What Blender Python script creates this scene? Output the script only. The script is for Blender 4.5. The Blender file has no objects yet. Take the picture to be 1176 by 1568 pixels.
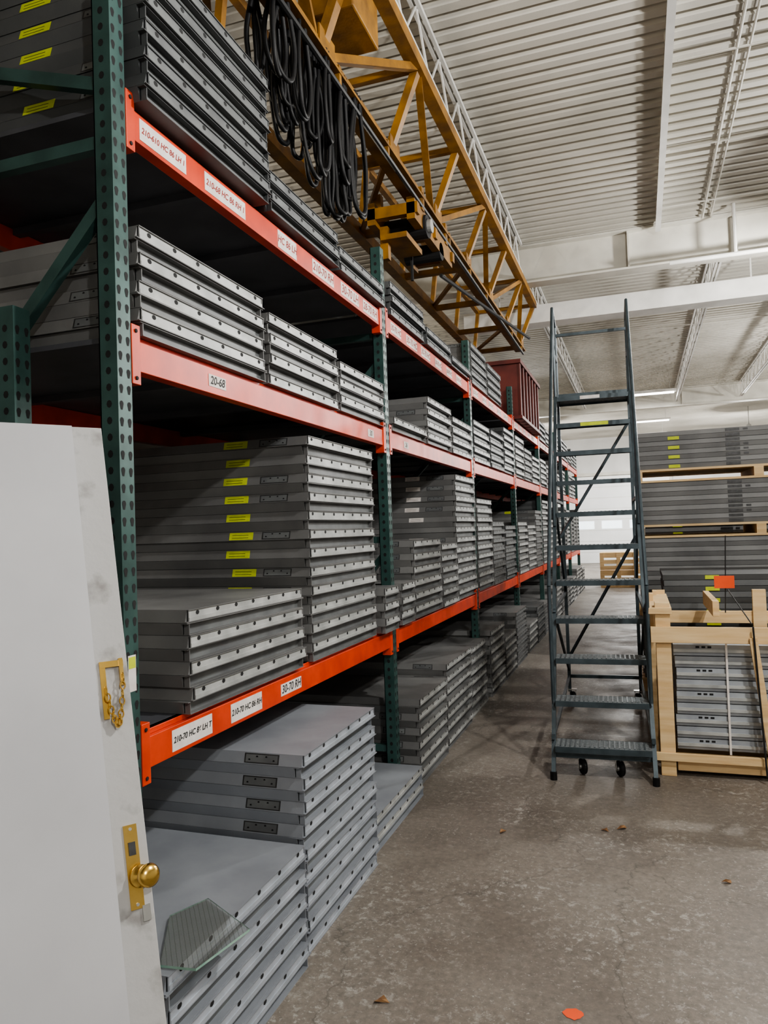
import bpy, math, random
from mathutils import Vector, Matrix
random.seed(7)
scene = bpy.context.scene
COL = scene.collection
try:
    scene.view_settings.look = 'AgX - Medium High Contrast'
except Exception as ex:
    print('look', ex)

# ------------------------------------------------------------ materials
def mat(name, c1, c2=None, scale=6.0, rough=0.5, metal=0.0, bump=0.0, bscale=60, emit=None, estr=0, detail=6, stops=(0.35, 0.65), stretch=None, spec=None):
    m = bpy.data.materials.new(name); m.use_nodes = True
    nt = m.node_tree; b = nt.nodes['Principled BSDF']
    b.inputs['Roughness'].default_value = rough
    b.inputs['Metallic'].default_value = metal
    if spec is not None: b.inputs['Specular IOR Level'].default_value = spec
    if c2 is None: c2 = tuple(x*0.8 for x in c1)
    tc = nt.nodes.new('ShaderNodeTexCoord')
    mp = nt.nodes.new('ShaderNodeMapping')
    if stretch: mp.inputs['Scale'].default_value = stretch
    nt.links.new(tc.outputs['Object'], mp.inputs['Vector'])
    n = nt.nodes.new('ShaderNodeTexNoise'); n.inputs['Scale'].default_value = scale; n.inputs['Detail'].default_value = detail
    nt.links.new(mp.outputs[0], n.inputs['Vector'])
    r = nt.nodes.new('ShaderNodeValToRGB')
    r.color_ramp.elements[0].position = stops[0]; r.color_ramp.elements[1].position = stops[1]
    r.color_ramp.elements[0].color = (*c2, 1); r.color_ramp.elements[1].color = (*c1, 1)
    nt.links.new(n.outputs['Fac'], r.inputs['Fac'])
    nt.links.new(r.outputs['Color'], b.inputs['Base Color'])
    if bump > 0:
        n2 = nt.nodes.new('ShaderNodeTexNoise'); n2.inputs['Scale'].default_value = bscale; n2.inputs['Detail'].default_value = 4
        nt.links.new(mp.outputs[0], n2.inputs['Vector'])
        bp = nt.nodes.new('ShaderNodeBump'); bp.inputs['Strength'].default_value = bump; bp.inputs['Distance'].default_value = 0.01
        nt.links.new(n2.outputs['Fac'], bp.inputs['Height']); nt.links.new(bp.outputs[0], b.inputs['Normal'])
    if emit:
        b.inputs['Emission Color'].default_value = (*emit, 1); b.inputs['Emission Strength'].default_value = estr
    return m

M = {}
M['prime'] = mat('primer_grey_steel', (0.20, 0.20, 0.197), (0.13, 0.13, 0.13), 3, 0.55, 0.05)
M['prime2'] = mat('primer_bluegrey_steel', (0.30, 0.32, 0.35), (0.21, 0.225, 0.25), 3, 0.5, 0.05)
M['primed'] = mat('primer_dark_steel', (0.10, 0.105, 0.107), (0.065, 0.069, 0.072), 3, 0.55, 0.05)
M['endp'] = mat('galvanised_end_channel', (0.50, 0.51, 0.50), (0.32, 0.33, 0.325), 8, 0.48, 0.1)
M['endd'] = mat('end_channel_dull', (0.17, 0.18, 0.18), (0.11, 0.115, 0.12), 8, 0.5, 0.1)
M['endb'] = mat('end_channel_bluegrey', (0.44, 0.47, 0.52), (0.32, 0.35, 0.39), 8, 0.45, 0.1)
M['hole'] = mat('dark_hole', (0.012, 0.012, 0.013), None, 5, 0.8)
M['prep'] = mat('hinge_prep_dark', (0.07, 0.07, 0.072), (0.04, 0.04, 0.04), 30, 0.5, 0.4)
M['yellow'] = mat('yellow_label_paper', (0.60, 0.68, 0.04), (0.50, 0.58, 0.03), 20, 0.7)
M['white'] = mat('white_label_paper', (0.82, 0.78, 0.74), (0.70, 0.64, 0.60), 20, 0.7)
M['ink'] = mat('ink_black', (0.02, 0.02, 0.02), None, 5, 0.7)
M['inkred'] = mat('ink_red', (0.35, 0.04, 0.03), None, 5, 0.7)
M['teal'] = mat('rack_green_paint', (0.050, 0.110, 0.100), (0.03, 0.068, 0.062), 9, 0.38, 0.2, stops=(0.3, 0.6))
M['orange'] = mat('rack_orange_paint', (0.74, 0.062, 0.014), (0.54, 0.040, 0.010), 7, 0.4, 0.0)
M['deck'] = mat('shelf_deck_dark', (0.10, 0.104, 0.118), (0.06, 0.063, 0.072), 3, 0.5, 0.1)
M['crane'] = mat('crane_ochre_paint', (0.33, 0.155, 0.018), (0.17, 0.08, 0.014), 7, 0.5, 0.0, bump=0.1)
M['rubber'] = mat('black_rubber_cable', (0.006, 0.006, 0.007), (0.009, 0.009, 0.010), 9, 0.5, spec=0.3)
M['ladder'] = mat('ladder_slate_paint', (0.075, 0.10, 0.115), (0.045, 0.062, 0.072), 12, 0.4, 0.3)
M['tread'] = mat('ladder_tread_grip', (0.26, 0.29, 0.30), (0.10, 0.12, 0.13), 60, 0.6, 0.2, bump=0.6, bscale=180)
M['wood'] = mat('pine_board', (0.80, 0.60, 0.34), (0.64, 0.42, 0.20), 3, 0.65, 0, bump=0.1, stretch=(1, 8, 12), stops=(0.3, 0.7))
M['wframe'] = mat('grey_steel_profile', (0.42, 0.45, 0.48), (0.28, 0.30, 0.33), 5, 0.4, 0.1)
M['doorw'] = mat('painted_door_white', (0.56, 0.56, 0.58), (0.47, 0.47, 0.49), 1.6, 0.5, 0, bump=0.05, bscale=20)
M['doore'] = mat('painted_door_scuffed', (0.46, 0.455, 0.45), (0.26, 0.25, 0.24), 9, 0.6, 0, bump=0.2, bscale=25, stops=(0.34, 0.46))
M['brass'] = mat('polished_brass', (0.80, 0.55, 0.18), (0.62, 0.40, 0.10), 10, 0.22, 1.0)
M['steel'] = mat('bright_steel', (0.6, 0.6, 0.58), None, 10, 0.3, 0.9)
M['cream'] = mat('painted_cream_steel', (0.60, 0.58, 0.52), (0.48, 0.46, 0.41), 3, 0.6)
M['whitep'] = mat('painted_white_steel', (0.72, 0.71, 0.68), (0.58, 0.57, 0.54), 3, 0.55)
M['strap'] = mat('plastic_strap_black', (0.02, 0.02, 0.02), None, 5, 0.5)
M['tag'] = mat('orange_tag', (0.9, 0.10, 0.02), None, 5, 0.6)
M['darkred'] = mat('dark_red_paint', (0.16, 0.03, 0.022), (0.09, 0.016, 0.014), 4, 0.5)
M['leaf'] = mat('dry_leaf', (0.35, 0.2, 0.09), (0.2, 0.1, 0.05), 40, 0.8)
M['lampmetal'] = mat('lamp_spun_metal', (0.55, 0.55, 0.53), None, 5, 0.4, 0.5)
M['lampglow'] = mat('lamp_glow', (1, 1, 1), (1, 1, 1), 5, 0.5, emit=(1.0, 0.97, 0.93), estr=10)

# wired glass
g = bpy.data.materials.new('wired_glass'); g.use_nodes = True
nt = g.node_tree; b = nt.nodes['Principled BSDF']
b.inputs['Roughness'].default_value = 0.05; b.inputs['IOR'].default_value = 1.3
tc = nt.nodes.new('ShaderNodeTexCoord'); mp = nt.nodes.new('ShaderNodeMapping'); mp.inputs['Rotation'].default_value = (0, 0, 0.9)
nt.links.new(tc.outputs['Object'], mp.inputs['Vector'])
br = nt.nodes.new('ShaderNodeTexBrick'); br.offset = 0.0
br.inputs['Scale'].default_value = 1.0; br.inputs['Brick Width'].default_value = 0.0135; br.inputs['Row Height'].default_value = 0.0135; br.inputs['Mortar Size'].default_value = 0.0005
br.inputs['Color1'].default_value = (0.97, 0.99, 0.97, 1); br.inputs['Color2'].default_value = (0.97, 0.99, 0.97, 1); br.inputs['Mortar'].default_value = (0.50, 0.53, 0.48, 1)
nt.links.new(mp.outputs[0], br.inputs['Vector']); nt.links.new(br.outputs['Color'], b.inputs['Base Color'])
b.inputs['Transmission Weight'].default_value = 0.95
M['glass'] = g
M['glassedge'] = mat('glass_cut_edge', (0.35, 0.52, 0.43), (0.22, 0.38, 0.31), 20, 0.15)

# floor
def floor_mat():
    m = bpy.data.materials.new('worn_concrete'); m.use_nodes = True
    nt = m.node_tree; N = nt.nodes; L = nt.links; b = N['Principled BSDF']
    tc = N.new('ShaderNodeTexCoord')
    def noise(s, d=6, r=0.55, dist=0.0):
        n = N.new('ShaderNodeTexNoise'); n.inputs['Scale'].default_value = s; n.inputs['Detail'].default_value = d; n.inputs['Roughness'].default_value = r; n.inputs['Distortion'].default_value = dist
        L.new(tc.outputs['Object'], n.inputs['Vector']); return n
    def ramp(src, p0, p1, c0, c1):
        r = N.new('ShaderNodeValToRGB'); e = r.color_ramp.elements
        e[0].position = p0; e[1].position = p1; e[0].color = (*c0, 1); e[1].color = (*c1, 1)
        L.new(src, r.inputs['Fac']); return r
    def mix(f, a, c, blend='MIX'):
        x = N.new('ShaderNodeMix'); x.data_type = 'RGBA'; x.blend_type = blend
        if hasattr(f, 'links'): L.new(f, x.inputs[0])
        else: x.inputs[0].default_value = f
        L.new(a, x.inputs[6]); L.new(c, x.inputs[7]); return x.outputs[2]
    base = ramp(noise(1.1, 8).outputs['Fac'], 0.34, 0.66, (0.15, 0.128, 0.108), (0.25, 0.222, 0.192))
    fine = ramp(noise(34, 8, 0.75).outputs['Fac'], 0.3, 0.7, (0.6, 0.6, 0.6), (1.15, 1.14, 1.12))
    c = mix(1.0, base.outputs[0], fine.outputs[0], 'MULTIPLY')
    lt = N.new('ShaderNodeRGB'); lt.outputs[0].default_value = (0.47, 0.45, 0.41, 1)
    for (s, p0, p1, a0, a1, amt, asc) in ((22, 0.535, 0.60, 0.42, 0.60, 0.65, 1.2), (55, 0.57, 0.61, 0.36, 0.58, 0.75, 2.3), (6, 0.58, 0.68, 0.40, 0.6, 0.3, 1.0)):
        patch = ramp(noise(s, 10, 0.78, 0.3).outputs['Fac'], p0, p1, (0, 0, 0), (1, 1, 1))
        area = ramp(noise(asc, 3).outputs['Fac'], a0, a1, (0.06, 0.06, 0.06), (1, 1, 1))
        pm = N.new('ShaderNodeMath'); pm.operation = 'MULTIPLY'; L.new(patch.outputs[0], pm.inputs[0]); L.new(area.outputs[0], pm.inputs[1])
        pm2 = N.new('ShaderNodeMath'); pm2.operation = 'MULTIPLY'; L.new(pm.outputs[0], pm2.inputs[0]); pm2.inputs[1].default_value = amt
        c = mix(pm2.outputs[0], c, lt.outputs[0])
    v = N.new('ShaderNodeTexVoronoi'); v.feature = 'DISTANCE_TO_EDGE'; v.inputs['Scale'].default_value = 0.8
    ns = noise(4, 5); va = N.new('ShaderNodeVectorMath'); va.operation = 'ADD'
    sc = N.new('ShaderNodeVectorMath'); sc.operation = 'SCALE'; sc.inputs['Scale'].default_value = 0.35
    L.new(ns.outputs['Color'], sc.inputs[0]); L.new(tc.outputs['Object'], va.inputs[0]); L.new(sc.outputs[0], va.inputs[1]); L.new(va.outputs[0], v.inputs['Vector'])
    cr = ramp(v.outputs['Distance'], 0.0, 0.005, (0.62, 0.62, 0.62), (1, 1, 1))
    c = mix(1.0, c, cr.outputs[0], 'MULTIPLY')
    L.new(c, b.inputs['Base Color'])
    rr = ramp(noise(3, 5).outputs['Fac'], 0.3, 0.7, (0.36, 0.36, 0.36), (0.65, 0.65, 0.65)); L.new(rr.outputs[0], b.inputs['Roughness'])
    bp = N.new('ShaderNodeBump'); bp.inputs['Strength'].default_value = 0.3; bp.inputs['Distance'].default_value = 0.004
    L.new(noise(30, 8, 0.7).outputs['Fac'], bp.inputs['Height']); L.new(bp.outputs[0], b.inputs['Normal'])
    return m
M['floor'] = floor_mat()
M['ceil'] = mat('painted_deck_ceiling', (0.56, 0.535, 0.48), (0.41, 0.39, 0.34), 0.8, 0.65, 0, bump=0.05, stops=(0.32, 0.62), detail=9)
M['wall'] = mat('painted_block_wall', (0.66, 0.655, 0.64), (0.58, 0.575, 0.56), 1.5, 0.8, 0, bump=0.1)
M['rolldoor'] = mat('roll_up_door_white', (0.80, 0.81, 0.81), (0.72, 0.73, 0.73), 1.5, 0.5)
M['glow'] = mat('window_daylight', (0.9, 0.95, 1.0), (0.7, 0.8, 0.85), 5, 0.5, emit=(0.80, 0.90, 0.95), estr=1.5)

# ------------------------------------------------------------ mesh builder
class MB:
    def __init__(s): s.v = []; s.f = []; s.m = []; s.mats = []
    def mi(s, k):
        if k not in s.mats: s.mats.append(k)
        return s.mats.index(k)
    def hexa(s, p, k):
        o = len(s.v); s.v += [tuple(q) for q in p]; i = s.mi(k)
        for f in ((0,3,2,1),(4,5,6,7),(0,1,5,4),(1,2,6,5),(2,3,7,6),(3,0,4,7)):
            s.f.append(tuple(o+j for j in f)); s.m.append(i)
    def box(s, x0, x1, y0, y1, z0, z1, k):
        s.hexa([(x0,y0,z0),(x1,y0,z0),(x1,y1,z0),(x0,y1,z0),(x0,y0,z1),(x1,y0,z1),(x1,y1,z1),(x0,y1,z1)], k)
    def beam(s, p, q, w, h, k, up=(0,0,1)):
        p = Vector(p); q = Vector(q); d = (q-p).normalized(); u = Vector(up)
        if abs(d.dot(u)) > 0.98: u = Vector((1,0,0))
        a = d.cross(u).normalized()*w/2; c = a.cross(d).normalized()*h/2
        s.hexa([p-a-c, p+a-c, q+a-c, q-a-c, p-a+c, p+a+c, q+a+c, q-a+c], k)
    def tube(s, p, q, r, k, n=10, r2=None):
        if r2 is None: r2 = r
        p = Vector(p); q = Vector(q); d = (q-p).normalized(); u = Vector((0,0,1))
        if abs(d.dot(u)) > 0.98: u = Vector((1,0,0))
        a = d.cross(u).normalized(); c = a.cross(d).normalized(); o = len(s.v); i = s.mi(k)
        for base, rr in ((p, r), (q, r2)):
            for j in range(n):
                t = 2*math.pi*j/n; s.v.append(tuple(base + (a*math.cos(t)+c*math.sin(t))*rr))
        for j in range(n):
            s.f.append((o+j, o+(j+1)%n, o+n+(j+1)%n, o+n+j)); s.m.append(i)
        s.f.append(tuple(o+j for j in reversed(range(n)))); s.m.append(i)
        s.f.append(tuple(o+n+j for j in range(n))); s.m.append(i)
    def poly(s, pts, k):
        o = len(s.v); s.v += [tuple(p) for p in pts]; s.f.append(tuple(range(o, o+len(pts)))); s.m.append(s.mi(k))
    def lathe(s, prof, center, axis, k, n=20):
        ax = Vector(axis).normalized(); u = Vector((0,0,1))
        if abs(ax.dot(u)) > 0.98: u = Vector((1,0,0))
        a = ax.cross(u).normalized(); c = a.cross(ax).normalized(); o = len(s.v); i = s.mi(k); ce = Vector(center)
        for r, h in prof:
            for j in range(n):
                t = 2*math.pi*j/n; s.v.append(tuple(ce + ax*h + (a*math.cos(t)+c*math.sin(t))*r))
        for q in range(len(prof)-1):
            for j in range(n):
                s.f.append((o+q*n+j, o+q*n+(j+1)%n, o+(q+1)*n+(j+1)%n, o+(q+1)*n+j)); s.m.append(i)
    def obj(s, name, parent=None, bevel=0, smooth=False):
        me = bpy.data.meshes.new(name); me.from_pydata(s.v, [], s.f)
        for k in s.mats: me.materials.append(M[k])
        for p, i in zip(me.polygons, s.m): p.material_index = i
        if smooth:
            for p in me.polygons: p.use_smooth = True
        me.update()
        o = bpy.data.objects.new(name, me); COL.objects.link(o)
        if parent: o.parent = parent
        if bevel:
            bv = o.modifiers.new('bevel', 'BEVEL'); bv.width = bevel; bv.segments = 2; bv.limit_method = 'ANGLE'
        return o
def empty(name, loc=(0,0,0)):
    e = bpy.data.objects.new(name, None); e.location = loc; COL.objects.link(e); return e

# ------------------------------------------------------------ room shell
XL, XR, YB, YF, ZC = -9.0, 9.0, -5.0, 32.0, 5.2
mb = MB(); mb.box(XL, XR, YB, YF, -0.1, 0, 'floor'); mb.obj('floor')
mb = MB()
per = 0.152; y = YB; prof = []
while y < YF:
    prof += [(y, ZC), (y+0.078, ZC), (y+0.090, ZC+0.05), (y+0.140, ZC+0.05)]; y += per
prof.append((YF, ZC))
i = mb.mi('ceil')
for (yy, zz) in prof:
    mb.v.append((XL, yy, zz)); mb.v.append((XR, yy, zz))
for j in range(len(prof)-1):
    mb.f.append((2*j, 2*j+1, 2*j+3, 2*j+2)); mb.m.append(i)
mb.box(XL, XR, YB, YF, ZC+0.06, ZC+0.1, 'ceil')
mb.obj('ceiling')
mb = MB(); mb.box(XL-0.2, XL, YB, YF, 0, ZC+0.1, 'wall'); mb.obj('wall_left')
mb = MB(); mb.box(XR, XR+0.2, YB, YF, 0, ZC+0.1, 'wall'); mb.obj('wall_right')
mb = MB(); mb.box(XL, XR, YF, YF+0.2, 0, ZC+0.1, 'wall'); mb.obj('wall_far')
mb = MB(); mb.box(XL, XR, YB-0.2, YB, 0, ZC+0.1, 'wall'); mb.obj('wall_back')
mb = MB()
zz = 0.0
while zz < 3.55:
    mb.box(-4.2, 1.2, YF-0.06, YF-0.01, zz+0.006, zz+0.444, 'rolldoor'); mb.box(-4.2, 1.2, YF-0.05, YF-0.01, zz+0.444, zz+0.456, 'cream'); zz += 0.45
for xx in (-3.7, -2.6, -1.5, -0.4):
    mb.box(xx, xx+0.8, YF-0.07, YF-0.06, 1.42, 1.74, 'glow')
for xx in (-4.3, 1.2): mb.box(xx, xx+0.1, YF-0.12, YF-0.005, 0, 3.7, 'cream')
mb.box(-4.3, 1.3, YF-0.12, YF-0.005, 3.62, 3.75, 'cream')
mb.obj('door_1')

def joist(x, y0, y1):
    mb = MB()
    zt, zb = ZC-0.025, ZC-0.40
    for dx in (-0.022, 0.022):
        mb.beam((x+dx, y0, zt), (x+dx, y1, zt), 0.026, 0.035, 'whitep'); mb.beam((x+dx, y0, zb), (x+dx, y1, zb), 0.026, 0.035, 'whitep')
    n = int((y1-y0)/0.3); d = (y1-y0)/n
    for j in range(n):
        a, c = (zt, zb) if j % 2 == 0 else (zb, zt)
        mb.tube((x, y0+j*d, a), (x, y0+(j+1)*d, c), 0.010, 'whitep', 6)
    return mb.obj('roof_joist')
for x in (-6.2, -3.7, -1.30, 2.6, 4.9, 7.2): joist(x, YB+0.05, 9.35)
for x in (-6.2, -3.7, -1.30, 1.05, 2.6, 4.9, 7.2): joist(x, 9.75, 21)
for k, yy in enumerate((9.55, 21.3)):
    mb = MB()
    mb.box(XL, XR, yy-0.11, yy+0.11, ZC-0.50, ZC-0.475, 'cream'); mb.box(XL, XR, yy-0.11, yy+0.11, ZC-0.03, ZC-0.005, 'cream')
    mb.box(XL, XR, yy-0.01, yy+0.01, ZC-0.475, ZC-0.03, 'cream')
    for xx in (-4, -0.0, 1.2, 4): mb.box(xx-0.01, xx+0.01, yy-0.1, yy+0.1, ZC-0.475, ZC-0.03, 'cream')
    mb.obj('roof_girder')
mb = MB(); mb.box(-2.3, XR, 10.5, 10.8, 4.47, 4.72, 'whitep')
for xx in (-1.8, 1.5, 5): mb.tube((xx, 10.65, 4.72), (xx, 10.65, ZC), 0.012, 'whitep', 6)
mb.obj('air_duct')
mb = MB(); mb.box(0.325, 0.365, YB, 9.4, ZC-0.11, ZC-0.002, 'whitep'); mb.box(0.315, 0.375, YB, 9.4, ZC-0.116, ZC-0.11, 'whitep')
yy = YB+0.5
while yy < 9.2:
    mb.box(0.312, 0.325, yy, yy+0.05, ZC-0.09, ZC-0.03, 'cream'); mb.box(0.365, 0.378, yy, yy+0.05, ZC-0.09, ZC-0.03, 'cream'); yy += 0.6
mb.obj('strut_channel')
mb = MB()
for xx, r, z in ((0.84, 0.013, ZC-0.03), (0.93, 0.010, ZC-0.03)):
    mb.tube((xx, YB, z), (xx, 9.4, z), r, 'cream', 8)
for yy in (6.1, 7.55, 8.9, 12.1, 14.4):
    mb.tube((0.42, yy, ZC-0.035), (5, yy, ZC-0.035), 0.010, 'cream', 8)
mb.tube((0.45, 9.2, 4.62), (XR, 9.2, 4.62), 0.026, 'whitep', 10)
mb.tube((1.15, 9.2, 4.62), (1.15, 9.2, ZC), 0.02, 'whitep', 8)
mb.obj('conduit_run')

# ------------------------------------------------------------ pallet rack
XF = -1.48
PY = [1.88 + 2.52*i for i in range(8)]
LV = (1.0, 2.25, 3.0)
RD = 1.12
rack = empty('pallet_rack')
def upright(mb, x0, yc, z1, holes=True, z0=0.0):
    w = 0.066; y0, y1 = yc-w/2+0.004, yc+w/2+0.004
    t = 0.004
    mb.box(x0-t, x0, y0, y1, z0, z1, 'teal')
    mb.box(x0-w, x0-t, y0, y0+t, z0, z1, 'teal'); mb.box(x0-w, x0-t, y1-t, y1, z0, z1, 'teal')
    mb.box(x0-w, x0-w+t, y0, y0+0.022, z0, z1, 'teal'); mb.box(x0-w, x0-w+t, y1-0.022, y1, z0, z1, 'teal')
    mb.box(x0-0.09, x0+0.02, y0-0.02, y1+0.02, z0, z0+0.008, 'teal')
    if holes:
        z = z0+0.08
        while z < z1-0.03:
            for yy in (yc+0.004-0.018, yc+0.004+0.018):
                pts = [(x0+0.0006, yy+0.009*math.cos(a), z+0.010*math.sin(a)) for a in [math.pi*k/5 for k in range(6)]] + [(x0+0.0006, yy-0.004, z-0.018), (x0+0.0006, yy+0.004, z-0.018)]
                mb.poly(pts, 'hole')
            pts = [(x0-0.033+0.010*math.cos(a), y0-0.0006, z+0.012*math.sin(a)) for a in [2*math.pi*k/8 for k in range(8)]]
            mb.poly(pts, 'hole')
            z += 0.051
mb = MB()
for i, py in enumerate(PY):
    upright(mb, XF, py, 3.4, holes=(i < 4))
    upright(mb, XF-RD+0.076, py, 3.4, holes=False)
    upright(mb, XF-RD-0.95, py, 3.4, holes=False)
mb.box(XF, XF+0.001, 1.866, 1.902, 1.14, 1.25, 'white'); mb.box(XF+0.001, XF+0.0015, 1.868, 1.90, 1.21, 1.245, 'yellow')
mb.obj('upright_posts', rack)
mb = MB()
for py in PY:
    xa, xb = XF-0.05, XF-RD+0.05
    for zz in (0.25, 1.55, 2.84): mb.beam((xa, py, zz), (xb, py, zz), 0.035, 0.04, 'teal')
    mb.beam((xa, py, 1.45), (xb, py, 0.35), 0.035, 0.04, 'teal')
    mb.beam((xa, py, 2.66), (xb, py, 1.62), 0.035, 0.04, 'teal')
    mb.beam((xa, py, 3.02), (xb, py, 3.35), 0.035, 0.04, 'teal')
mb.obj('frame_braces', rack)
mb = MB()
for i in range(7):
    y0, y1 = PY[i]+0.038, PY[i+1]-0.038
    for z in LV:
        for x in (XF-0.003, XF-RD+0.055, XF-RD-0.95+0.04):
            mb.box(x-0.045, x, y0+0.004, y1-0.004, z-0.115, z-0.018, 'orange')
            mb.box(x-0.045, x-0.018, y0+0.004, y1-0.004, z-0.018, z, 'orange')
            for yy, s in ((y0, 1), (y1, -1)):
                mb.box(x-0.05, x+0.006, min(yy, yy+s*0.042), max(yy, yy+s*0.042), z-0.16, z+0.03, 'orange')
            if x > -1.6 and i < 4:
                for yy, s in ((y0, 1), (y1, -1)):
                    yb = yy + s*0.02
                    for zz in (z-0.14, z+0.01):
                        mb.tube((x+0.006, yb, zz), (x+0.010, yb, zz), 0.007, 'hole', 8)
mb.obj('beams', rack, bevel=0.002)
mb = MB()
for i in range(7):
    y0, y1 = PY[i]+0.045, PY[i+1]-0.045
    for z in LV:
        for k in range(4):
            ya, yb = y0+(y1-y0)*k/4+0.003, y0+(y1-y0)*(k+1)/4-0.003
            mb.box(XF-2.05, XF-0.024, ya, yb, z-0.017, z, 'deck')
        for f in (0.25, 0.5, 0.75):
            yy = y0+(y1-y0)*f; mb.box(XF-2.0, XF-0.05, yy-0.02, yy+0.02, z-0.045, z-0.017, 'deck')
mb.obj('shelf_decks', rack)
mb = MB()
labs = []
def lab(y0, y1, z, txt, h=0.07, tilt=0.0):
    mb.box(XF-0.003, XF-0.0015, y0, y1, z-h/2, z+h/2, 'white'); labs.append((y0, y1, z, h, txt))
zt = 3.0-0.066
lab(1.99, 2.25, zt, '210-610 HC 86 LH 1'); lab(2.37, 2.67, zt, '210-68 HC 86 RH 1'); lab(2.96, 3.15, zt, 'HC 86 LH', 0.08)
lab(3.33, 3.6, zt, '210-70 RH'); lab(3.7, 3.97, zt, '30-70 LH'); lab(4.04, 4.28, zt, '28-70 RH')
lab(2.36, 2.48, 2.25-0.066, '20-68', 0.045); lab(4.05, 4.15, 2.25-0.066, '30', 0.045)
lab(2.08, 2.32, 1.0-0.066, '210-70 HC 86 LH T'); lab(2.45, 2.69, 1.0-0.066, '210-70 HC 86 RH'); lab(2.86, 3.06, 1.0-0.066, '30-70 RH', 0.05)
for i in range(1, 5):
    y = PY[i]+0.15
    while y < PY[i+1]-0.4:
        w = random.uniform(0.18, 0.3); lab(y, y+w, zt, '30-70 HC'); y += w+random.uniform(0.1, 0.25)
lab(4.75, 4.85, 2.25-0.066, '26', 0.045)
mb.obj('beam_labels', rack)
for (y0, y1, z, h, txt) in labs:
    cu = bpy.data.curves.new('label_text', 'FONT'); cu.body = txt; cu.size = min(h*0.95, (y1-y0)/max(1, len(txt))*1.95)
    cu.align_x = 'CENTER'; cu.align_y = 'CENTER'; cu.shear = 0.2; cu.offset = 0.0008
    cu.materials.append(M['inkred'] if z > 2.5 else M['ink'])
    o = bpy.data.objects.new('label_text', cu); COL.objects.link(o); o.parent = rack
    o.location = (XF-0.0010, (y0+y1)/2, z); o.rotation_euler = (math.pi/2, 0, math.pi/2)

T = 0.0445
mb = MB(); upright(mb, -1.78, 1.78, 2.33, z0=10*T+0.003); mb.obj('spare_rack_upright')

# ------------------------------------------------------------ door stacks
def door_stack(xf, y0, y1, z0, n, L=2.08, body='prime', detail=2, labels=0.0, jit=0.006, seed=None, name='steel_door_stack', whitelab=False, end='endp', prep=True, lx=0.44):
    rnd = random.Random(seed if seed is not None else int(abs(xf*1000)+y0*977+z0*131))
    mb = MB()
    for i in range(n):
        z = z0+0.001+i*T; h = T-0.0012
        par = (n-1-i) % 2
        dx = rnd.uniform(-jit, jit); dy = rnd.uniform(-0.003, 0.003)
        if rnd.random() < 0.06: dy += 0.012
        xa = xf+dx-L; xb = xf+dx; ya = y0+dy; yb = y1+dy
        bv = 0.013
        b0, b1 = (0, bv) if par == 0 else (bv, 0)
        rec = 0.008 if par == 0 else 0.026
        if par == 1: xb -= 0.004
        mb.hexa([(xa, ya+b0, z), (xb-rec, ya+b0, z), (xb-rec, yb-b0, z), (xa, yb-b0, z),
                 (xa, ya+b1, z+h), (xb-rec, ya+b1, z+h), (xb-rec, yb-b1, z+h), (xa, yb-b1, z+h)], body)
        tk = 0.003
        mb.box(xb-rec, xb, ya+b1, yb-b1, z+h-tk, z+h, body)
        mb.box(xb-rec, xb, ya+b0, yb-b0, z, z+tk, body)
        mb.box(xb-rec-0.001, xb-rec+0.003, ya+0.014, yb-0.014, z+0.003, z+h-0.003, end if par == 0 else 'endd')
        mb.box(xb-rec, xb-0.002, ya+0.014, ya+0.018, z+0.003, z+h-0.003, body)
        mb.box(xb-rec, xb-0.002, yb-0.018, yb-0.014, z+0.003, z+h-0.003, body)
        if par == 0:
            mb.box(xb-rec+0.003, xb-0.001, ya+0.018, yb-0.018, z+0.003, z+0.016, end)
        if detail >= 1 and par == 0:
            m = max(3, int((yb-ya)/0.13)); off = rnd.uniform(-0.015, 0.015)
            for j in range(m):
                yy = ya+(yb-ya)*(j+0.5)/m+off
                zc = z+h*0.68
                mb.poly([(xb-rec+0.0038, yy+0.011*math.cos(a), zc+0.008*math.sin(a)) for a in [2*math.pi*k/8 for k in range(8)]], 'hole')
        if detail >= 2 and par == 0:
            def edgequad(xp, wd, k, zlo, zhi, ofs):
                def yat(zz): return ya+b0+(b1-b0)*(zz-z)/h-ofs
                mb.hexa([(xp, yat(zlo), zlo), (xp+wd, yat(zlo), zlo), (xp+wd, ya+0.02, zlo), (xp, ya+0.02, zlo),
                         (xp, yat(zhi), zhi), (xp+wd, yat(zhi), zhi), (xp+wd, ya+0.02, zhi), (xp, ya+0.02, zhi)], k)
                return yat
            if prep and rnd.random() < 0.85:
                xp = xb-0.26+rnd.uniform(-0.01, 0.01)
                f = edgequad(xp, 0.15, 'prep', z+0.004, z+h-0.004, 0.0007)
                edgequad(xp+0.006, 0.138, 'endd', z+0.008, z+h-0.008, 0.0010)
                for q in (0.022, 0.055, 0.095, 0.128):
                    zz = z+0.016+(0.012 if int(q*1000) % 2 else 0)
                    yq = f(zz); mb.tube((xp+q, yq+0.006, zz), (xp+q, yq-0.0008, zz), 0.0045, 'hole', 8)
            if rnd.random() < labels:
                xp = xb-lx+rnd.uniform(-0.02, 0.02); k = 'white' if (whitelab and rnd.random() < 0.7) else 'yellow'
                f = edgequad(xp, 0.13, k, z+0.004, z+h-0.004, 0.0012)
                for q in (0.013, 0.026):
                    edgequad(xp+0.015, 0.09, 'ink', z+q, z+q+0.002, 0.0016)
    return mb.obj(name)

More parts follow.
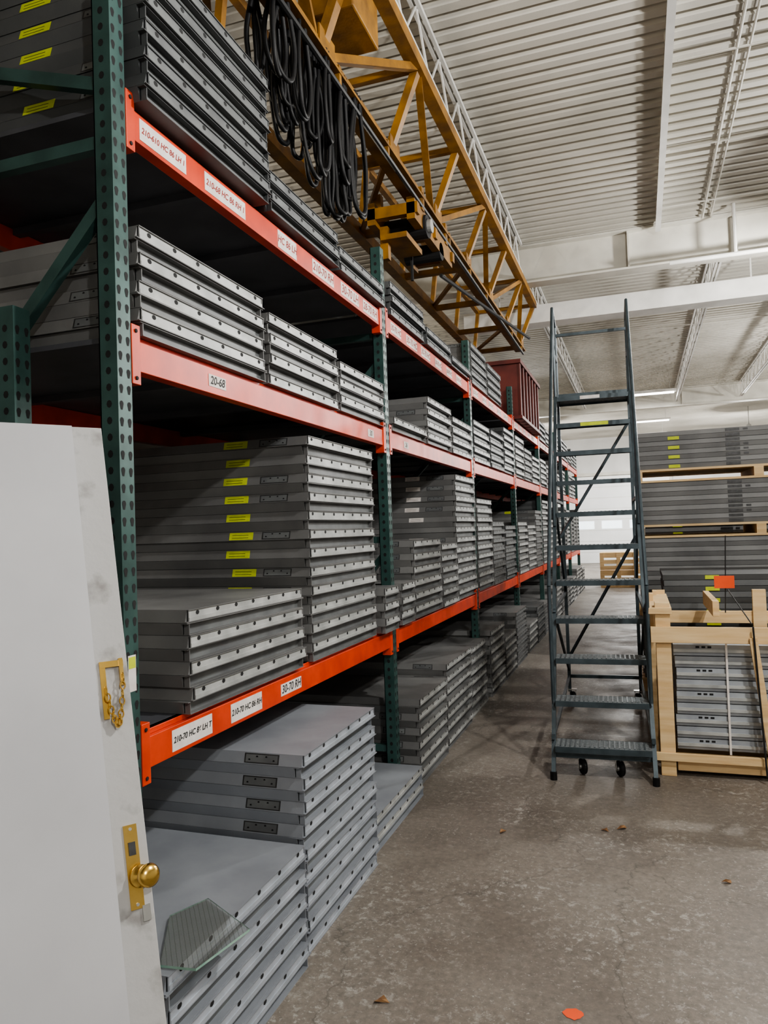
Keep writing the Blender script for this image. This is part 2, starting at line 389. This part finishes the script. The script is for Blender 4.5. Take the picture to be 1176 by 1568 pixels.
LB = LV[0]; LM = LV[1]; LT = LV[2]
door_stack(-1.465, 2.16, 3.08, LB, 8, prep=False)
door_stack(-1.47, 3.17, 4.08, LB, 24, labels=0.92, seed=11)
door_stack(-1.43, 4.11, 4.395, LB, 6)
door_stack(-1.45, 4.485, 4.79, LB, 6)
door_stack(-1.46, 4.82, 5.55, LB, 12)
door_stack(-1.46, 5.57, 6.10, LB, 11)
door_stack(-1.47, 6.12, 6.90, LB, 24, labels=0.8, whitelab=True, seed=5)
door_stack(-1.22, 1.66, 2.53, 0, 10, body='prime2', detail=1, L=1.9, end='endb')
door_stack(-1.25, 2.57, 3.38, 0, 17, body='prime2', end='endb', jit=0.008)
door_stack(-1.30, 3.42, 4.34, 0, 4, body='prime2')
door_stack(-1.36, 4.48, 5.20, 0, 12)
door_stack(-1.37, 5.23, 6.08, 0, 14)
door_stack(-1.40, 6.11, 6.85, 0, 13)
door_stack(-1.47, 1.945, 2.79, LM, 8, lx=0.7)
door_stack(-1.47, 2.82, 3.60, LM, 7)
door_stack(-1.47, 3.62, 4.35, LM, 6)
door_stack(-1.47, 4.50, 5.30, LM, 2)
door_stack(-1.47, 5.33, 6.08, LM, 8)
door_stack(-1.47, 6.11, 6.88, LM, 7)
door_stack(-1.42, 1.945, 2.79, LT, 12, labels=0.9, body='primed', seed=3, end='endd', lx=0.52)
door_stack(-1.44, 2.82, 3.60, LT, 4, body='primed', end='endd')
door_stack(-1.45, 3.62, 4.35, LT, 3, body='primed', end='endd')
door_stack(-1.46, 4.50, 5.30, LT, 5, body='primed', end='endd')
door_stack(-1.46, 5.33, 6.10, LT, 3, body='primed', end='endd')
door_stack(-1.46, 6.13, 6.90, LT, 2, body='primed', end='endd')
rr = random.Random(21)
for i in range(2, 7):
    for li, z in enumerate((0, LB, LM, LT)):
        y = PY[i]+0.05
        while y < PY[i+1]-0.7:
            w = rr.choice((0.76, 0.81, 0.72))
            if y+w > PY[i+1]-0.045: break
            n = (rr.randint(8, 15), rr.randint(14, 23), rr.randint(8, 12) , rr.randint(6, 10))[li]
            if not (li == 3 and i == 3):
                door_stack(XF+(0.10 if li == 0 else 0.012), y, y+w, z, n, detail=2 if i < 4 else 0, labels=0.15, body=rr.choice(('prime', 'prime', 'primed')), end=rr.choice(('endp', 'endp', 'endd')) if li < 3 else 'endd')
            y += w+0.03
mb = MB()
for k in range(7):
    yy = PY[3]+0.15+k*0.29
    mb.box(-2.6, -1.40, yy, yy+0.05, LT+0.001, LT+0.72, 'darkred')
    mb.box(-1.40, -1.385, yy-0.01, yy+0.06, LT+0.001, LT+0.74, 'darkred')
mb.box(-2.6, -1.37, PY[3]+0.1, PY[3]+2.1, LT+0.72, LT+0.77, 'darkred')
mb.box(-2.6, -1.37, PY[3]+0.1, PY[3]+2.1, LT+0.001, LT+0.04, 'darkred')
mb.obj('red_panel_bundle')

# ------------------------------------------------------------ leaning doors
U = Vector((-0.2535, 0.190, 0.9487)).normalized()
Nn = Vector((0.8, -0.6, 0)); Nn = (Nn - U*Nn.dot(U)).normalized()
Wd = U.cross(Nn).normalized()
if Wd.x > 0: Wd = -Wd
def leandoor(name, base, length, width, lite, mk):
    e = empty(name)
    mb = MB(); B = Vector(base); th = 0.044
    def blk(w0, w1, u0, u1, k, n0=-th, n1=0.0):
        p = [B+Wd*w+U*u+Nn*n for (w, u, n) in ((w1,u0,n0),(w0,u0,n0),(w0,u0,n1),(w1,u0,n1),(w1,u1,n0),(w0,u1,n0),(w0,u1,n1),(w1,u1,n1))]
        mb.hexa(p, k)
    if lite:
        a0, a1, b0, b1 = lite
        blk(0, a0, 0, length, mk); blk(a1, width, 0, length, mk); blk(a0, a1, 0, b0, mk); blk(a0, a1, b1, length, mk)
        for (w0, w1, u0, u1) in ((a0, a1, b0, b0+0.02), (a0, a1, b1-0.02, b1), (a0, a0+0.02, b0+0.02, b1-0.02), (a1-0.02, a1, b0+0.02, b1-0.02)):
            blk(w0, w1, u0, u1, 'whitep', -th-0.004, 0.004)
    else:
        blk(0, width, 0, length, mk)
    mb.obj('slab', e, bevel=0.0 if lite else 0.002)
    return e, B
P1 = Vector((-0.965, 1.285, 0.0)) + Wd*0.012
e1, B1 = leandoor('leaning_door', P1, 2.03, 0.86, (0.255, 0.75, 1.22, 1.42), 'doorw')
B2 = P1 - Nn*0.052 - Wd*0.090
B2.z = 0.014
e2, B2 = leandoor('leaning_door', B2, 2.02, 0.86, None, 'doore')
def D2(w, u, n): return B2+Wd*w+U*u+Nn*n
mb = MB()
def plate(w0, w1, u0, u1, n, k, m=None):
    p = [D2(w, u, q) for (w, u, q) in ((w1,u0,0),(w0,u0,0),(w0,u0,n),(w1,u0,n),(w1,u1,0),(w0,u1,0),(w0,u1,n),(w1,u1,n))]
    (m or mb).hexa(p, k)
ku = 0.835
plate(0.022, 0.054, ku-0.09, ku+0.10, 0.004, 'brass')
plate(0.030, 0.046, ku+0.03, ku+0.06, 0.008, 'prep')
plate(0.010, 0.028, ku-0.12, ku-0.085, 0.006, 'steel')
for uu in (ku-0.08, ku+0.09):
    mb.tube(D2(0.038, uu, 0.003), D2(0.038, uu, 0.0065), 0.004, 'steel', 8)
mb.obj('lock_plate', e2)
mb = MB()
kc = D2(0.026, ku-0.02, 0.004)
mb.lathe([(0.0, 0.0), (0.026, 0.0), (0.026, 0.006), (0.012, 0.010), (0.010, 0.022), (0.018, 0.026), (0.026, 0.034), (0.027, 0.046), (0.020, 0.054), (0.008, 0.057), (0.0, 0.057)], kc, Nn+(-Wd)*0.25, 'brass', 32)
mb.obj('door_knob', e2, smooth=True)
mb = MB()
cu_ = 1.325
plate(0.012, 0.072, cu_, cu_+0.016, 0.006, 'brass'); plate(0.014, 0.024, cu_-0.05, cu_+0.02, 0.010, 'brass'); plate(0.058, 0.072, cu_-0.13, cu_, 0.005, 'brass')
def torus(mb, c, a, b_, R, r, k, n=14, m=6):
    o = len(mb.v); i = mb.mi(k); nn = a.cross(b_).normalized()
    for j in range(n):
        t = 2*math.pi*j/n; d = a*math.cos(t)*R*0.6+b_*math.sin(t)*R; dn = (a*math.cos(t)+b_*math.sin(t)).normalized()
        for q in range(m):
            s_ = 2*math.pi*q/m; mb.v.append(tuple(c+d+dn*math.cos(s_)*r+nn*math.sin(s_)*r))
    for j in range(n):
        for q in range(m):
            mb.f.append((o+j*m+q, o+((j+1)%n)*m+q, o+((j+1)%n)*m+(q+1)%m, o+j*m+(q+1)%m)); mb.m.append(i)
for j in range(17):
    t = j/16; w = 0.018+0.045*t; u = cu_-0.03-0.10*math.sin(math.pi*t)-0.03*t
    c = D2(w, u, 0.014)
    if j % 2: torus(mb, c, Wd, U, 0.010, 0.002, 'brass')
    else: torus(mb, c, Nn, U, 0.010, 0.002, 'brass')
mb.obj('chain_latch', e2)

# ------------------------------------------------------------ wired glass piece
mb = MB()
gz = 10*T+0.004
gp = [(-1.40, 1.93), (-1.345, 2.055), (-1.124, 1.927), (-1.164, 1.712), (-1.268, 1.70)][::-1]
n = len(gp)
top = [(x, y, gz+0.007) for x, y in gp]; bot = [(x, y, gz) for x, y in gp]
mb.poly(top, 'glass'); mb.poly(bot[::-1], 'glass')
for j in range(n): mb.poly([bot[j], bot[(j+1)%n], top[(j+1)%n], top[j]], 'glassedge')
mb.obj('broken_wired_glass')

# ------------------------------------------------------------ crane truss
crane = empty('overhead_crane')
Y0, Y1 = -1.0, 10.3
TF = (-1.27, 4.66); BF = (-1.50, 4.10); BR = (-2.12, 4.10); TR = (-2.05, 4.66)
mb = MB()
for (x, z), w in ((TF, 0.085), (BF, 0.10), (BR, 0.09), (TR, 0.05)):
    mb.beam((x, Y0, z), (x, Y1, z), w, w, 'crane')
mb.box(BF[0]-0.04, BF[0]+0.10, Y0, Y1, BF[1]-0.066, BF[1]-0.05, 'crane')
mb.obj('chords', crane)
mb = MB(); n = 10; d = (Y1-Y0)/n
for j in range(n+1):
    y = Y0+j*d
    mb.beam((TF[0], y, TF[1]), (BF[0], y, BF[1]), 0.06, 0.05, 'crane')
    mb.beam((BF[0], y, BF[1]), (BR[0], y, BR[1]), 0.07, 0.05, 'crane')
    mb.beam((TR[0], y, TR[1]), (BR[0], y, BR[1]), 0.045, 0.045, 'crane')
    mb.beam((TF[0], y, TF[1]), (TR[0], y, TR[1]), 0.045, 0.045, 'crane')
    if j < n:
        if j % 2: mb.beam((TF[0], y, TF[1]), (BF[0], y+d, BF[1]), 0.05, 0.045, 'crane'); mb.beam((BF[0], y, BF[1]), (BR[0], y+d, BR[1]), 0.035, 0.035, 'crane')
        else: mb.beam((BF[0], y, BF[1]), (TF[0], y+d, TF[1]), 0.05, 0.045, 'crane')
    mb.box(BF[0]+0.05, BF[0]+0.06, y-0.10, y+0.10, BF[1]-0.05, BF[1]+0.11, 'crane')
mb.obj('webbing', crane)
mb = MB()
mb.box(-1.78, -1.72, 5.0, 6.1, 3.82, 3.98, 'crane'); mb.box(-1.48, -1.42, 5.0, 6.1, 3.82, 3.98, 'crane')
for yy in (5.0, 5.5, 6.05): mb.box(-1.80, -1.40, yy, yy+0.06, 3.86, 3.94, 'crane')
for xx in (-1.76, -1.44):
    for yy in (5.2, 5.9): mb.beam((xx, yy, 3.95), (xx, yy, 4.12), 0.06, 0.06, 'crane')
mb.box(-1.70, -1.5, 5.05, 5.45, 3.72, 3.76, 'crane'); mb.box(-1.72, -1.66, 5.1, 5.16, 3.6, 3.84, 'crane')
mb.tube((-1.72, 5.28, 3.86), (-1.40, 5.28, 3.86), 0.085, 'hole', 18); mb.tube((-1.40, 5.28, 3.86), (-1.37, 5.28, 3.86), 0.05, 'lampmetal', 16)
mb.tube((-1.72, 5.75, 3.84), (-1.42, 5.75, 3.84), 0.07, 'hole', 18)
mb.tube((-1.6, 5.5, 3.82), (-1.6, 5.5, 3.55), 0.012, 'hole', 8)
mb.obj('trolley', crane)
mb = MB()
mb.box(-1.62, -1.30, 3.55, 3.95, 4.35, 4.60, 'crane'); mb.box(-1.60, -1.32, 1.9, 2.2, 4.2, 4.6, 'crane')
mb.obj('control_box', crane, bevel=0.01)
mb = MB(); mb.tube((-1.42, 2.0, 3.98), (-1.42, 10.2, 3.98), 0.016, 'rubber', 8)
for yy in [2+0.8*j for j in range(11)]: mb.box(-1.435, -1.405, yy-0.015, yy+0.015, 3.98, 4.08, 'crane')
mb.tube((-1.47, 5.9, 3.7), (-1.2, 9.2, 3.93), 0.016, 'hole', 8)
mb.obj('festoon_rail', crane)
cu = bpy.data.curves.new('festoon_cables', 'CURVE'); cu.dimensions = '3D'; cu.bevel_depth = 0.012; cu.bevel_resolution = 3
rc = random.Random(4)
def loop(yc, w, dp, x):
    sp = cu.splines.new('BEZIER'); sp.bezier_points.add(4)
    k = lambda: rc.uniform(-.025, .025)
    allp = [(x, yc-w*0.4, 4.08), (x+k(), yc-w, 4.05-dp*0.72), (x, yc+k(), 4.05-dp), (x+k(), yc+w, 4.05-dp*0.75), (x, yc+w*0.3, 4.08)]
    for bp_, p in zip(sp.bezier_points, allp):
        bp_.co = p; bp_.handle_left_type = bp_.handle_right_type = 'AUTO'
for c0, cnt, lo, hi in ((2.98, 5, 0.30, 0.40), (3.20, 10, 0.36, 0.52), (3.42, 10, 0.42, 0.66), (3.66, 12, 0.45, 0.78), (3.86, 7, 0.50, 0.70)):
    for j in range(cnt):
        loop(c0+rc.uniform(-0.05, 0.05), rc.uniform(0.03, 0.085), rc.uniform(lo, hi), -1.49+rc.uniform(-0.10, 0.08))
cu.materials.append(M['rubber'])
o = bpy.data.objects.new('festoon_cables', cu); COL.objects.link(o); o.parent = crane

# ------------------------------------------------------------ rolling ladder
lad = empty('rolling_ladder', (-0.275, 4.80, 0)); lad.rotation_euler = (0, 0, math.radians(2.2))
hw = 0.305
def sy(z): return 0.05+(z-0.2)*0.66
mb = MB()
PZ = 2.70; py = sy(PZ)
for s in (-1, 1):
    mb.beam((s*hw, 0.0, 0.02), (s*hw, py, PZ), 0.026, 0.038, 'ladder')
    mb.tube((s*hw, 0.0, 0.0), (s*hw, 0.0, 0.05), 0.022, 'rubber', 10)
    mb.beam((s*hw, py+0.42, 0.10), (s*hw, py+0.32, PZ), 0.028, 0.028, 'ladder')
    mb.beam((s*hw, py, PZ-0.02), (s*hw, py+0.36, PZ-0.02), 0.03, 0.03, 'ladder')
    for z in (0.24, 1.0, 1.8):
        mb.beam((s*hw, sy(z), z), (s*hw, py+0.42-0.1*(z/PZ), z), 0.022, 0.022, 'ladder')
    mb.beam((s*hw, py+0.40, 0.3), (s*hw, sy(1.0), 1.0), 0.02, 0.02, 'ladder')
    mb.beam((s*hw, py+0.38, 1.0), (s*hw, sy(1.8), 1.8), 0.02, 0.02, 'ladder')
    mb.tube((s*hw, sy(0.45), 0.45), (s*hw, sy(0.45)-0.02, 1.2), 0.013, 'ladder')
    mb.tube((s*hw, sy(0.45)-0.02, 1.2), (s*hw, py, PZ+0.78), 0.013, 'ladder')
    mb.tube((s*hw, py, PZ), (s*hw, py, PZ+0.78), 0.013, 'ladder')
    mb.tube((s*hw, py, PZ+0.78), (s*hw, py+0.33, PZ+0.70), 0.013, 'ladder')
    mb.tube((s*hw, py+0.33, PZ), (s*hw, py+0.33, PZ+0.70), 0.013, 'ladder')
    mb.tube((s*hw, py, PZ+0.38), (s*hw, py+0.33, PZ+0.38), 0.012, 'ladder')
    mb.tube((s*hw, sy(1.6), 1.6), (s*hw, sy(1.6)-0.01, 2.3), 0.012, 'ladder')
mb.beam((-hw, py+0.33, PZ+0.62), (hw, py+0.33, PZ+0.62), 0.025, 0.025, 'ladder')
mb.beam((-hw, py+0.33, PZ+0.05), (hw, py+0.33, PZ+0.05), 0.01, 0.07, 'ladder')
mb.beam((-hw, 0.10, 0.13), (hw, 0.10, 0.13), 0.025, 0.03, 'ladder')
mb.beam((-hw, py+0.41, 0.24), (hw, py+0.41, 0.24), 0.025, 0.03, 'ladder')
mb.beam((-hw, py+0.40, 0.4), (hw, sy(1.5)+0.7, 1.5), 0.02, 0.02, 'ladder')
mb.beam((-hw, sy(1.5)+0.65, 1.5), (hw, sy(2.5)+0.3, 2.5), 0.02, 0.02, 'ladder')
mb.obj('frame', lad)
mb = MB()
for j in range(11):
    z = 0.2+0.25*j; y = sy(z); dpt = 0.19 if j < 10 else 0.36
    mb.box(-hw+0.014, hw-0.014, y-0.02, y-0.02+dpt, z-0.006, z, 'tread')
    mb.box(-hw+0.014, hw-0.014, y-0.026, y-0.02, z-0.035, z+0.001, 'ladder')
    mb.box(-hw+0.014, hw-0.014, y-0.02+dpt-0.006, y-0.02+dpt, z-0.025, z, 'ladder')
    k = -hw+0.04
    while k < hw-0.04:
        mb.box(k, k+0.010, y-0.005, y-0.035+dpt, z, z+0.003, 'ladder'); k += 0.03
mb.box(-0.10, 0.12, sy(2.45)-0.028, sy(2.45)-0.026, 2.42, 2.448, 'yellow')
mb.box(-0.10, 0.06, sy(2.7)-0.028, sy(2.7)-0.026, 2.67, 2.698, 'white')
mb.obj('treads', lad)
mb = MB()
for (cx, cy) in ((-0.13, 0.14), (0.10, 0.14), (-0.28, py+0.42), (0.28, py+0.42)):
    mb.lathe([(0.0, -0.015), (0.03, -0.016), (0.046, -0.014), (0.05, -0.008), (0.05, 0.008), (0.046, 0.014), (0.03, 0.016), (0.0, 0.015)], (cx, cy, 0.051), (1, 0.45, 0), 'rubber', 20)
    mb.tube((cx-0.024, cy-0.010, 0.051), (cx+0.024, cy+0.010, 0.051), 0.018, 'steel', 10)
    for s in (-1, 1): mb.box(cx+s*0.026-0.002, cx+s*0.026+0.002, cy-0.02, cy+0.02, 0.045, 0.118, 'steel')
    mb.box(cx-0.035, cx+0.035, cy-0.03, cy+0.03, 0.116, 0.124, 'steel')
mb.obj('casters', lad)

# ------------------------------------------------------------ wooden crate with profiles
crate = empty('wooden_crate')
mb = MB(); cx0, cx1, cy0, cy1, ch = 0.065, 2.4, 5.02, 6.0, 1.09
for xx in (cx0, 0.75, 1.55, cx1-0.09):
    mb.box(xx, xx+0.09, cy0, cy0+0.03, 0.0, ch if xx == cx0 else 0.95, 'wood'); mb.box(xx, xx+0.09, cy1-0.03, cy1, 0.0, ch, 'wood')
mb.box(cx0, cx0+0.03, cy0+0.03, cy0+0.12, 0, ch, 'wood'); mb.box(cx0, cx0+0.03, cy1-0.12, cy1-0.03, 0, ch, 'wood')
mb.box(cx0-0.03, cx0, cy1-0.55, cy1-0.46, 0.0, ch+0.02, 'wood')
for z in (0.10, 0.84):
    mb.box(cx0-0.03, cx1, cy0-0.025, cy0, z, z+(0.05 if z < .5 else .10), 'wood')
    mb.box(cx0-0.03, cx1, cy1, cy1+0.025, z, z+0.09, 'wood'); mb.box(cx0-0.05, cx0-0.03, cy0, cy1, z, z+0.09, 'wood')
mb.beam((0.62, cy0-0.035, 0.88), (0.70, cy0-0.035, 0.12), 0.045, 0.02, 'wood', up=(0,1,0))
mb.box(cx0-0.05, cx0+0.10, cy0-0.02, cy1, 1.02, 1.06, 'wood')
mb.box(0.42, 0.46, cy0+0.2, cy1, 0.98, 1.08, 'wood')
for yy in (cy0+0.03, cy0+0.42, cy1-0.12): mb.box(cx0+0.1, cx1-0.1, yy, yy+0.09, 0.03, 0.12, 'wood')
mb.obj('timber_frame', crate, bevel=0.003)
mb = MB()
for r in range(9):
    z = 0.155+r*0.074
    for c in range(5):
        y = cy0+0.07+c*0.17; x0 = cx0+0.10+random.uniform(0, 0.02)
        hh = 0.070
        mb.box(x0, cx1-0.15, y, y+0.145, z+hh-0.005, z+hh, 'wframe')
        mb.box(x0, cx1-0.15, y, y+0.005, z+0.002, z+hh-0.005, 'wframe'); mb.box(x0, cx1-0.15, y+0.14, y+0.145, z+0.002, z+hh-0.005, 'wframe')
        mb.box(x0, cx1-0.15, y-0.014, y, z+0.024, z+0.042, 'endp')
        mb.box(x0+0.003, x0+0.005, y+0.005, y+0.14, z+0.002, z+hh-0.005, 'endp')
    if r % 2 == 0:
        for xx in (0.30, 0.335, 0.37, 0.78): mb.box(xx, xx+0.022, cy0+0.0685, cy0+0.0695, z+0.05, z+0.062, 'hole')
for xx in (0.47, 1.1): mb.box(xx, xx+0.012, cy0+0.048, cy0+0.052, 0.14, 0.83, 'white')
mb.obj('jamb_profiles', crate)
mb = MB(); mb.tube((0.52, cy0+0.25, 1.5), (0.5, cy0+0.25, 1.0), 0.004, 'strap', 6); mb.tube((0.52, cy0+0.25, 1.15), (0.62, cy0+0.0, 0.96), 0.004, 'strap', 6); mb.tube((0.62, cy0-0.055, 0.95), (0.66, cy0-0.055, 0.05), 0.006, 'strap', 6)
mb.box(0.44, 0.56, cy0+0.235, cy0+0.24, 1.16, 1.24, 'tag')
mb.obj('strapping', crate)

# ------------------------------------------------------------ palletised door bundles (right)
def pallet(m, x0, x1, y0, y1, z0):
    for k in range(7):
        yy = y0+(y1-y0-0.1)*k/6; m.box(x0, x1, yy, yy+0.1, z0+0.105, z0+0.125, 'wood')
    for xx in (x0, (x0+x1)/2-0.04, x1-0.08): m.box(xx, xx+0.08, y0, y1, z0+0.02, z0+0.105, 'wood')
    for yy in (y0, (y0+y1)/2-0.05, y1-0.1): m.box(x0, x1, yy, yy+0.1, z0, z0+0.02, 'wood')
def pallet_bundle(x0, y0, tiers, L=2.13, W=0.92, seed=1, body='prime'):
    rnd = random.Random(seed); e = empty('palletised_door_bundle')
    mp = MB(); md = MB(); z = 0
    for ti, n in enumerate(tiers):
        pallet(mp, x0-0.02, x0+L+0.02, y0-0.01, y0+W+0.01, z); z += 0.126
        for i in range(n):
            zz = z+i*T; h = T-0.003; ddx = rnd.uniform(-0.008, 0.008); ddy = rnd.uniform(-0.004, 0.004)
            a, c, p, q = x0+ddx, x0+L+ddx, y0+ddy, y0+W+ddy
            b0, b1 = (0, 0.008) if i % 2 else (0.008, 0)
            md.hexa([(a,p+b0,zz),(c,p+b0,zz),(c,q-b0,zz),(a,q-b0,zz),(a,p+b1,zz+h),(c,p+b1,zz+h),(c,q-b1,zz+h),(a,q-b1,zz+h)], body)
            if ti >= len(tiers)-2:
                md.box(x0+0.80, x0+0.92, p-0.0008, p+0.02, zz+0.008, zz+h-0.008, 'prep')
                if rnd.random() < 0.3: md.box(x0+0.95, x0+0.99, p-0.0008, p+0.02, zz+0.012, zz+h-0.012, 'prep')
            if ti == len(tiers)-1 and i % 2 == 0: md.box(x0+0.30, x0+0.40, p-0.001, p+0.02, zz+0.006, zz+h-0.006, 'yellow')
        z += n*T
    mp.obj('pallets', e); md.obj('doors', e)
    return e
pallet_bundle(-0.02, 7.5, (13, 14, 9, 8), seed=2)
pallet_bundle(0.16, 6.25, (10, 11), seed=12, body='primed')
pallet_bundle(0.05, 9.0, (12, 12, 9), seed=3)
pallet_bundle(0.1, 11.2, (12, 12, 10), seed=4, body='primed')
pallet_bundle(0.15, 13.4, (10, 12, 8), seed=5)
pallet_bundle(0.3, 16.5, (10, 12, 12), seed=8, body='primed')
pallet_bundle(0.5, 23, (12, 12, 14), seed=9)
pallet_bundle(2.6, 7.5, (12, 12, 9), seed=6)
pallet_bundle(2.6, 9.8, (14, 12, 12), seed=7)
pallet_bundle(2.7, 12.5, (14, 12, 14), seed=10)
mb = MB()
for (x, y) in ((-1.0, 19.5), (-0.2, 20.2)):
    for z in (0.0, 0.45):
        for zz in (0, 0.15, 0.3): mb.box(x, x+0.9, y, y+0.02, z+zz, z+zz+0.1, 'wood')
        for xx in (0, 0.4, 0.8): mb.box(x+xx, x+xx+0.1, y-0.02, y, z, z+0.43, 'wood')
        mb.box(x, x+0.9, y, y+0.8, z+0.40, z+0.43, 'wood'); mb.box(x, x+0.02, y, y+0.8, z, z+0.4, 'wood')
mb.obj('stacked_wood_crates')

# ------------------------------------------------------------ floor bits
mb = MB(); rl = random.Random(9)
for (x, y) in ((-0.24, 4.05), (-0.15, 4.1), (0.42, 3.0), (0.46, 3.05), (-0.9, 2.4), (0.3, 3.6), (-0.75, 3.9), (-0.5, 1.9), (-1.0, 2.2)):
    a = rl.uniform(0, 6); s = rl.uniform(0.015, 0.035)
    pts = []
    for k in range(7):
        t = 2*math.pi*k/7; r = s*(1 if k % 2 else 0.6); px = r*math.cos(t)*1.3; pyy = r*math.sin(t)*0.6
        pts.append((x+px*math.cos(a)-pyy*math.sin(a), y+px*math.sin(a)+pyy*math.cos(a), 0.003+0.006*(k % 3)))
    mb.poly(pts, 'leaf')
mb.obj('dry_leaves')
mb = MB(); mb.poly([(-0.272+0.034*math.cos(t)*rl.uniform(.85, 1.1), 2.515+0.03*math.sin(t)*rl.uniform(.85, 1.1), 0.0012) for t in [2*math.pi*k/18 for k in range(18)]], 'tag'); mb.obj('paint_spot')

# ------------------------------------------------------------ lights
def highbay(x, y, z, power, col=(1.0, 0.985, 0.95)):
    e = empty('high_bay_light', (x, y, z)); mb = MB()
    mb.lathe([(0.05, 0.28), (0.07, 0.26), (0.08, 0.12), (0.12, 0.08), (0.20, 0.0), (0.235, -0.06), (0.23, -0.06), (0.195, 0.0), (0.11, 0.07), (0.0, 0.08)], (0, 0, 0), (0, 0, 1), 'lampmetal', 24)
    mb.tube((0, 0, 0.28), (0, 0, ZC-z), 0.012, 'lampmetal', 8)
    mb.lathe([(0.0, -0.04), (0.05, -0.03), (0.065, 0.0), (0.05, 0.05), (0.0, 0.06)], (0, 0, -0.0), (0, 0, 1), 'lampglow', 16)
    mb.obj('reflector', e, smooth=True)
    ld = bpy.data.lights.new('lamp', 'POINT'); ld.energy = power; ld.shadow_soft_size = 0.08; ld.color = col
    lo = bpy.data.objects.new('lamp', ld); COL.objects.link(lo); lo.parent = e; lo.location = (0, 0, -0.22)
def strip(x, y, z, power):
    e = empty('fluorescent_strip_light', (x, y, z)); mb = MB()
    mb.box(-0.65, 0.65, -0.08, 0.08, 0.0, 0.06, 'whitep')
    for yy in (-0.04, 0.04): mb.tube((-0.6, yy, -0.02), (0.6, yy, -0.02), 0.016, 'lampglow', 10)
    for xx in (-0.5, 0.5): mb.tube((xx, 0, 0.06), (xx, 0, ZC-z), 0.005, 'lampmetal', 6)
    mb.obj('fixture', e)
    ld = bpy.data.lights.new('lamp', 'AREA'); ld.shape = 'RECTANGLE'; ld.size = 1.2; ld.size_y = 0.12; ld.energy = power; ld.color = (1.0, 0.99, 0.97)
    lo = bpy.data.objects.new('lamp', ld); COL.objects.link(lo); lo.parent = e; lo.location = (0, 0, -0.05)
for (x, y, p, c) in ((2.1, -1.2, 340, None), (1.5, 2.8, 390, None), (2.0, 8.4, 420, None), (3.4, 14.0, 380, None), (-5.5, 3, 210, (1.0, 0.88, 0.70)), (-5.5, 11, 210, (1.0, 0.90, 0.75)), (5.5, 12, 220, None), (5.5, 19, 350, None), (-3.2, 25, 600, None), (3.4, 26, 600, None)):
    highbay(x, y, 4.35, p, c or (1.0, 0.985, 0.95))
for (x, y, z, p) in ((0.35, 20.0, 4.9, 150), (0.4, 25.0, 4.85, 250), (0.4, 28.5, 4.8, 300)):
    strip(x, y, z, p)

w = bpy.data.worlds.new('World'); scene.world = w; w.use_nodes = True
w.node_tree.nodes['Background'].inputs[0].default_value = (0.8, 0.85, 0.9, 1); w.node_tree.nodes['Background'].inputs[1].default_value = 0.3

# ------------------------------------------------------------ camera
Yw = Vector((392, -17, -1132)).normalized()
Zw = Vector((-0.034, 1, -30.33/1132)); Zw = (Zw - Yw*Zw.dot(Yw)).normalized()
Xw = Yw.cross(Zw)
R = Matrix((Xw, Yw, Zw))
cd = bpy.data.cameras.new('Camera'); cam = bpy.data.objects.new('Camera', cd); COL.objects.link(cam)
cam.matrix_world = Matrix.Translation((0, 0, 1.6)) @ R.to_4x4()
cd.sensor_fit = 'VERTICAL'; cd.sensor_height = 36; cd.lens = 36*1132/1568; cd.clip_start = 0.02; cd.clip_end = 200
scene.camera = cam
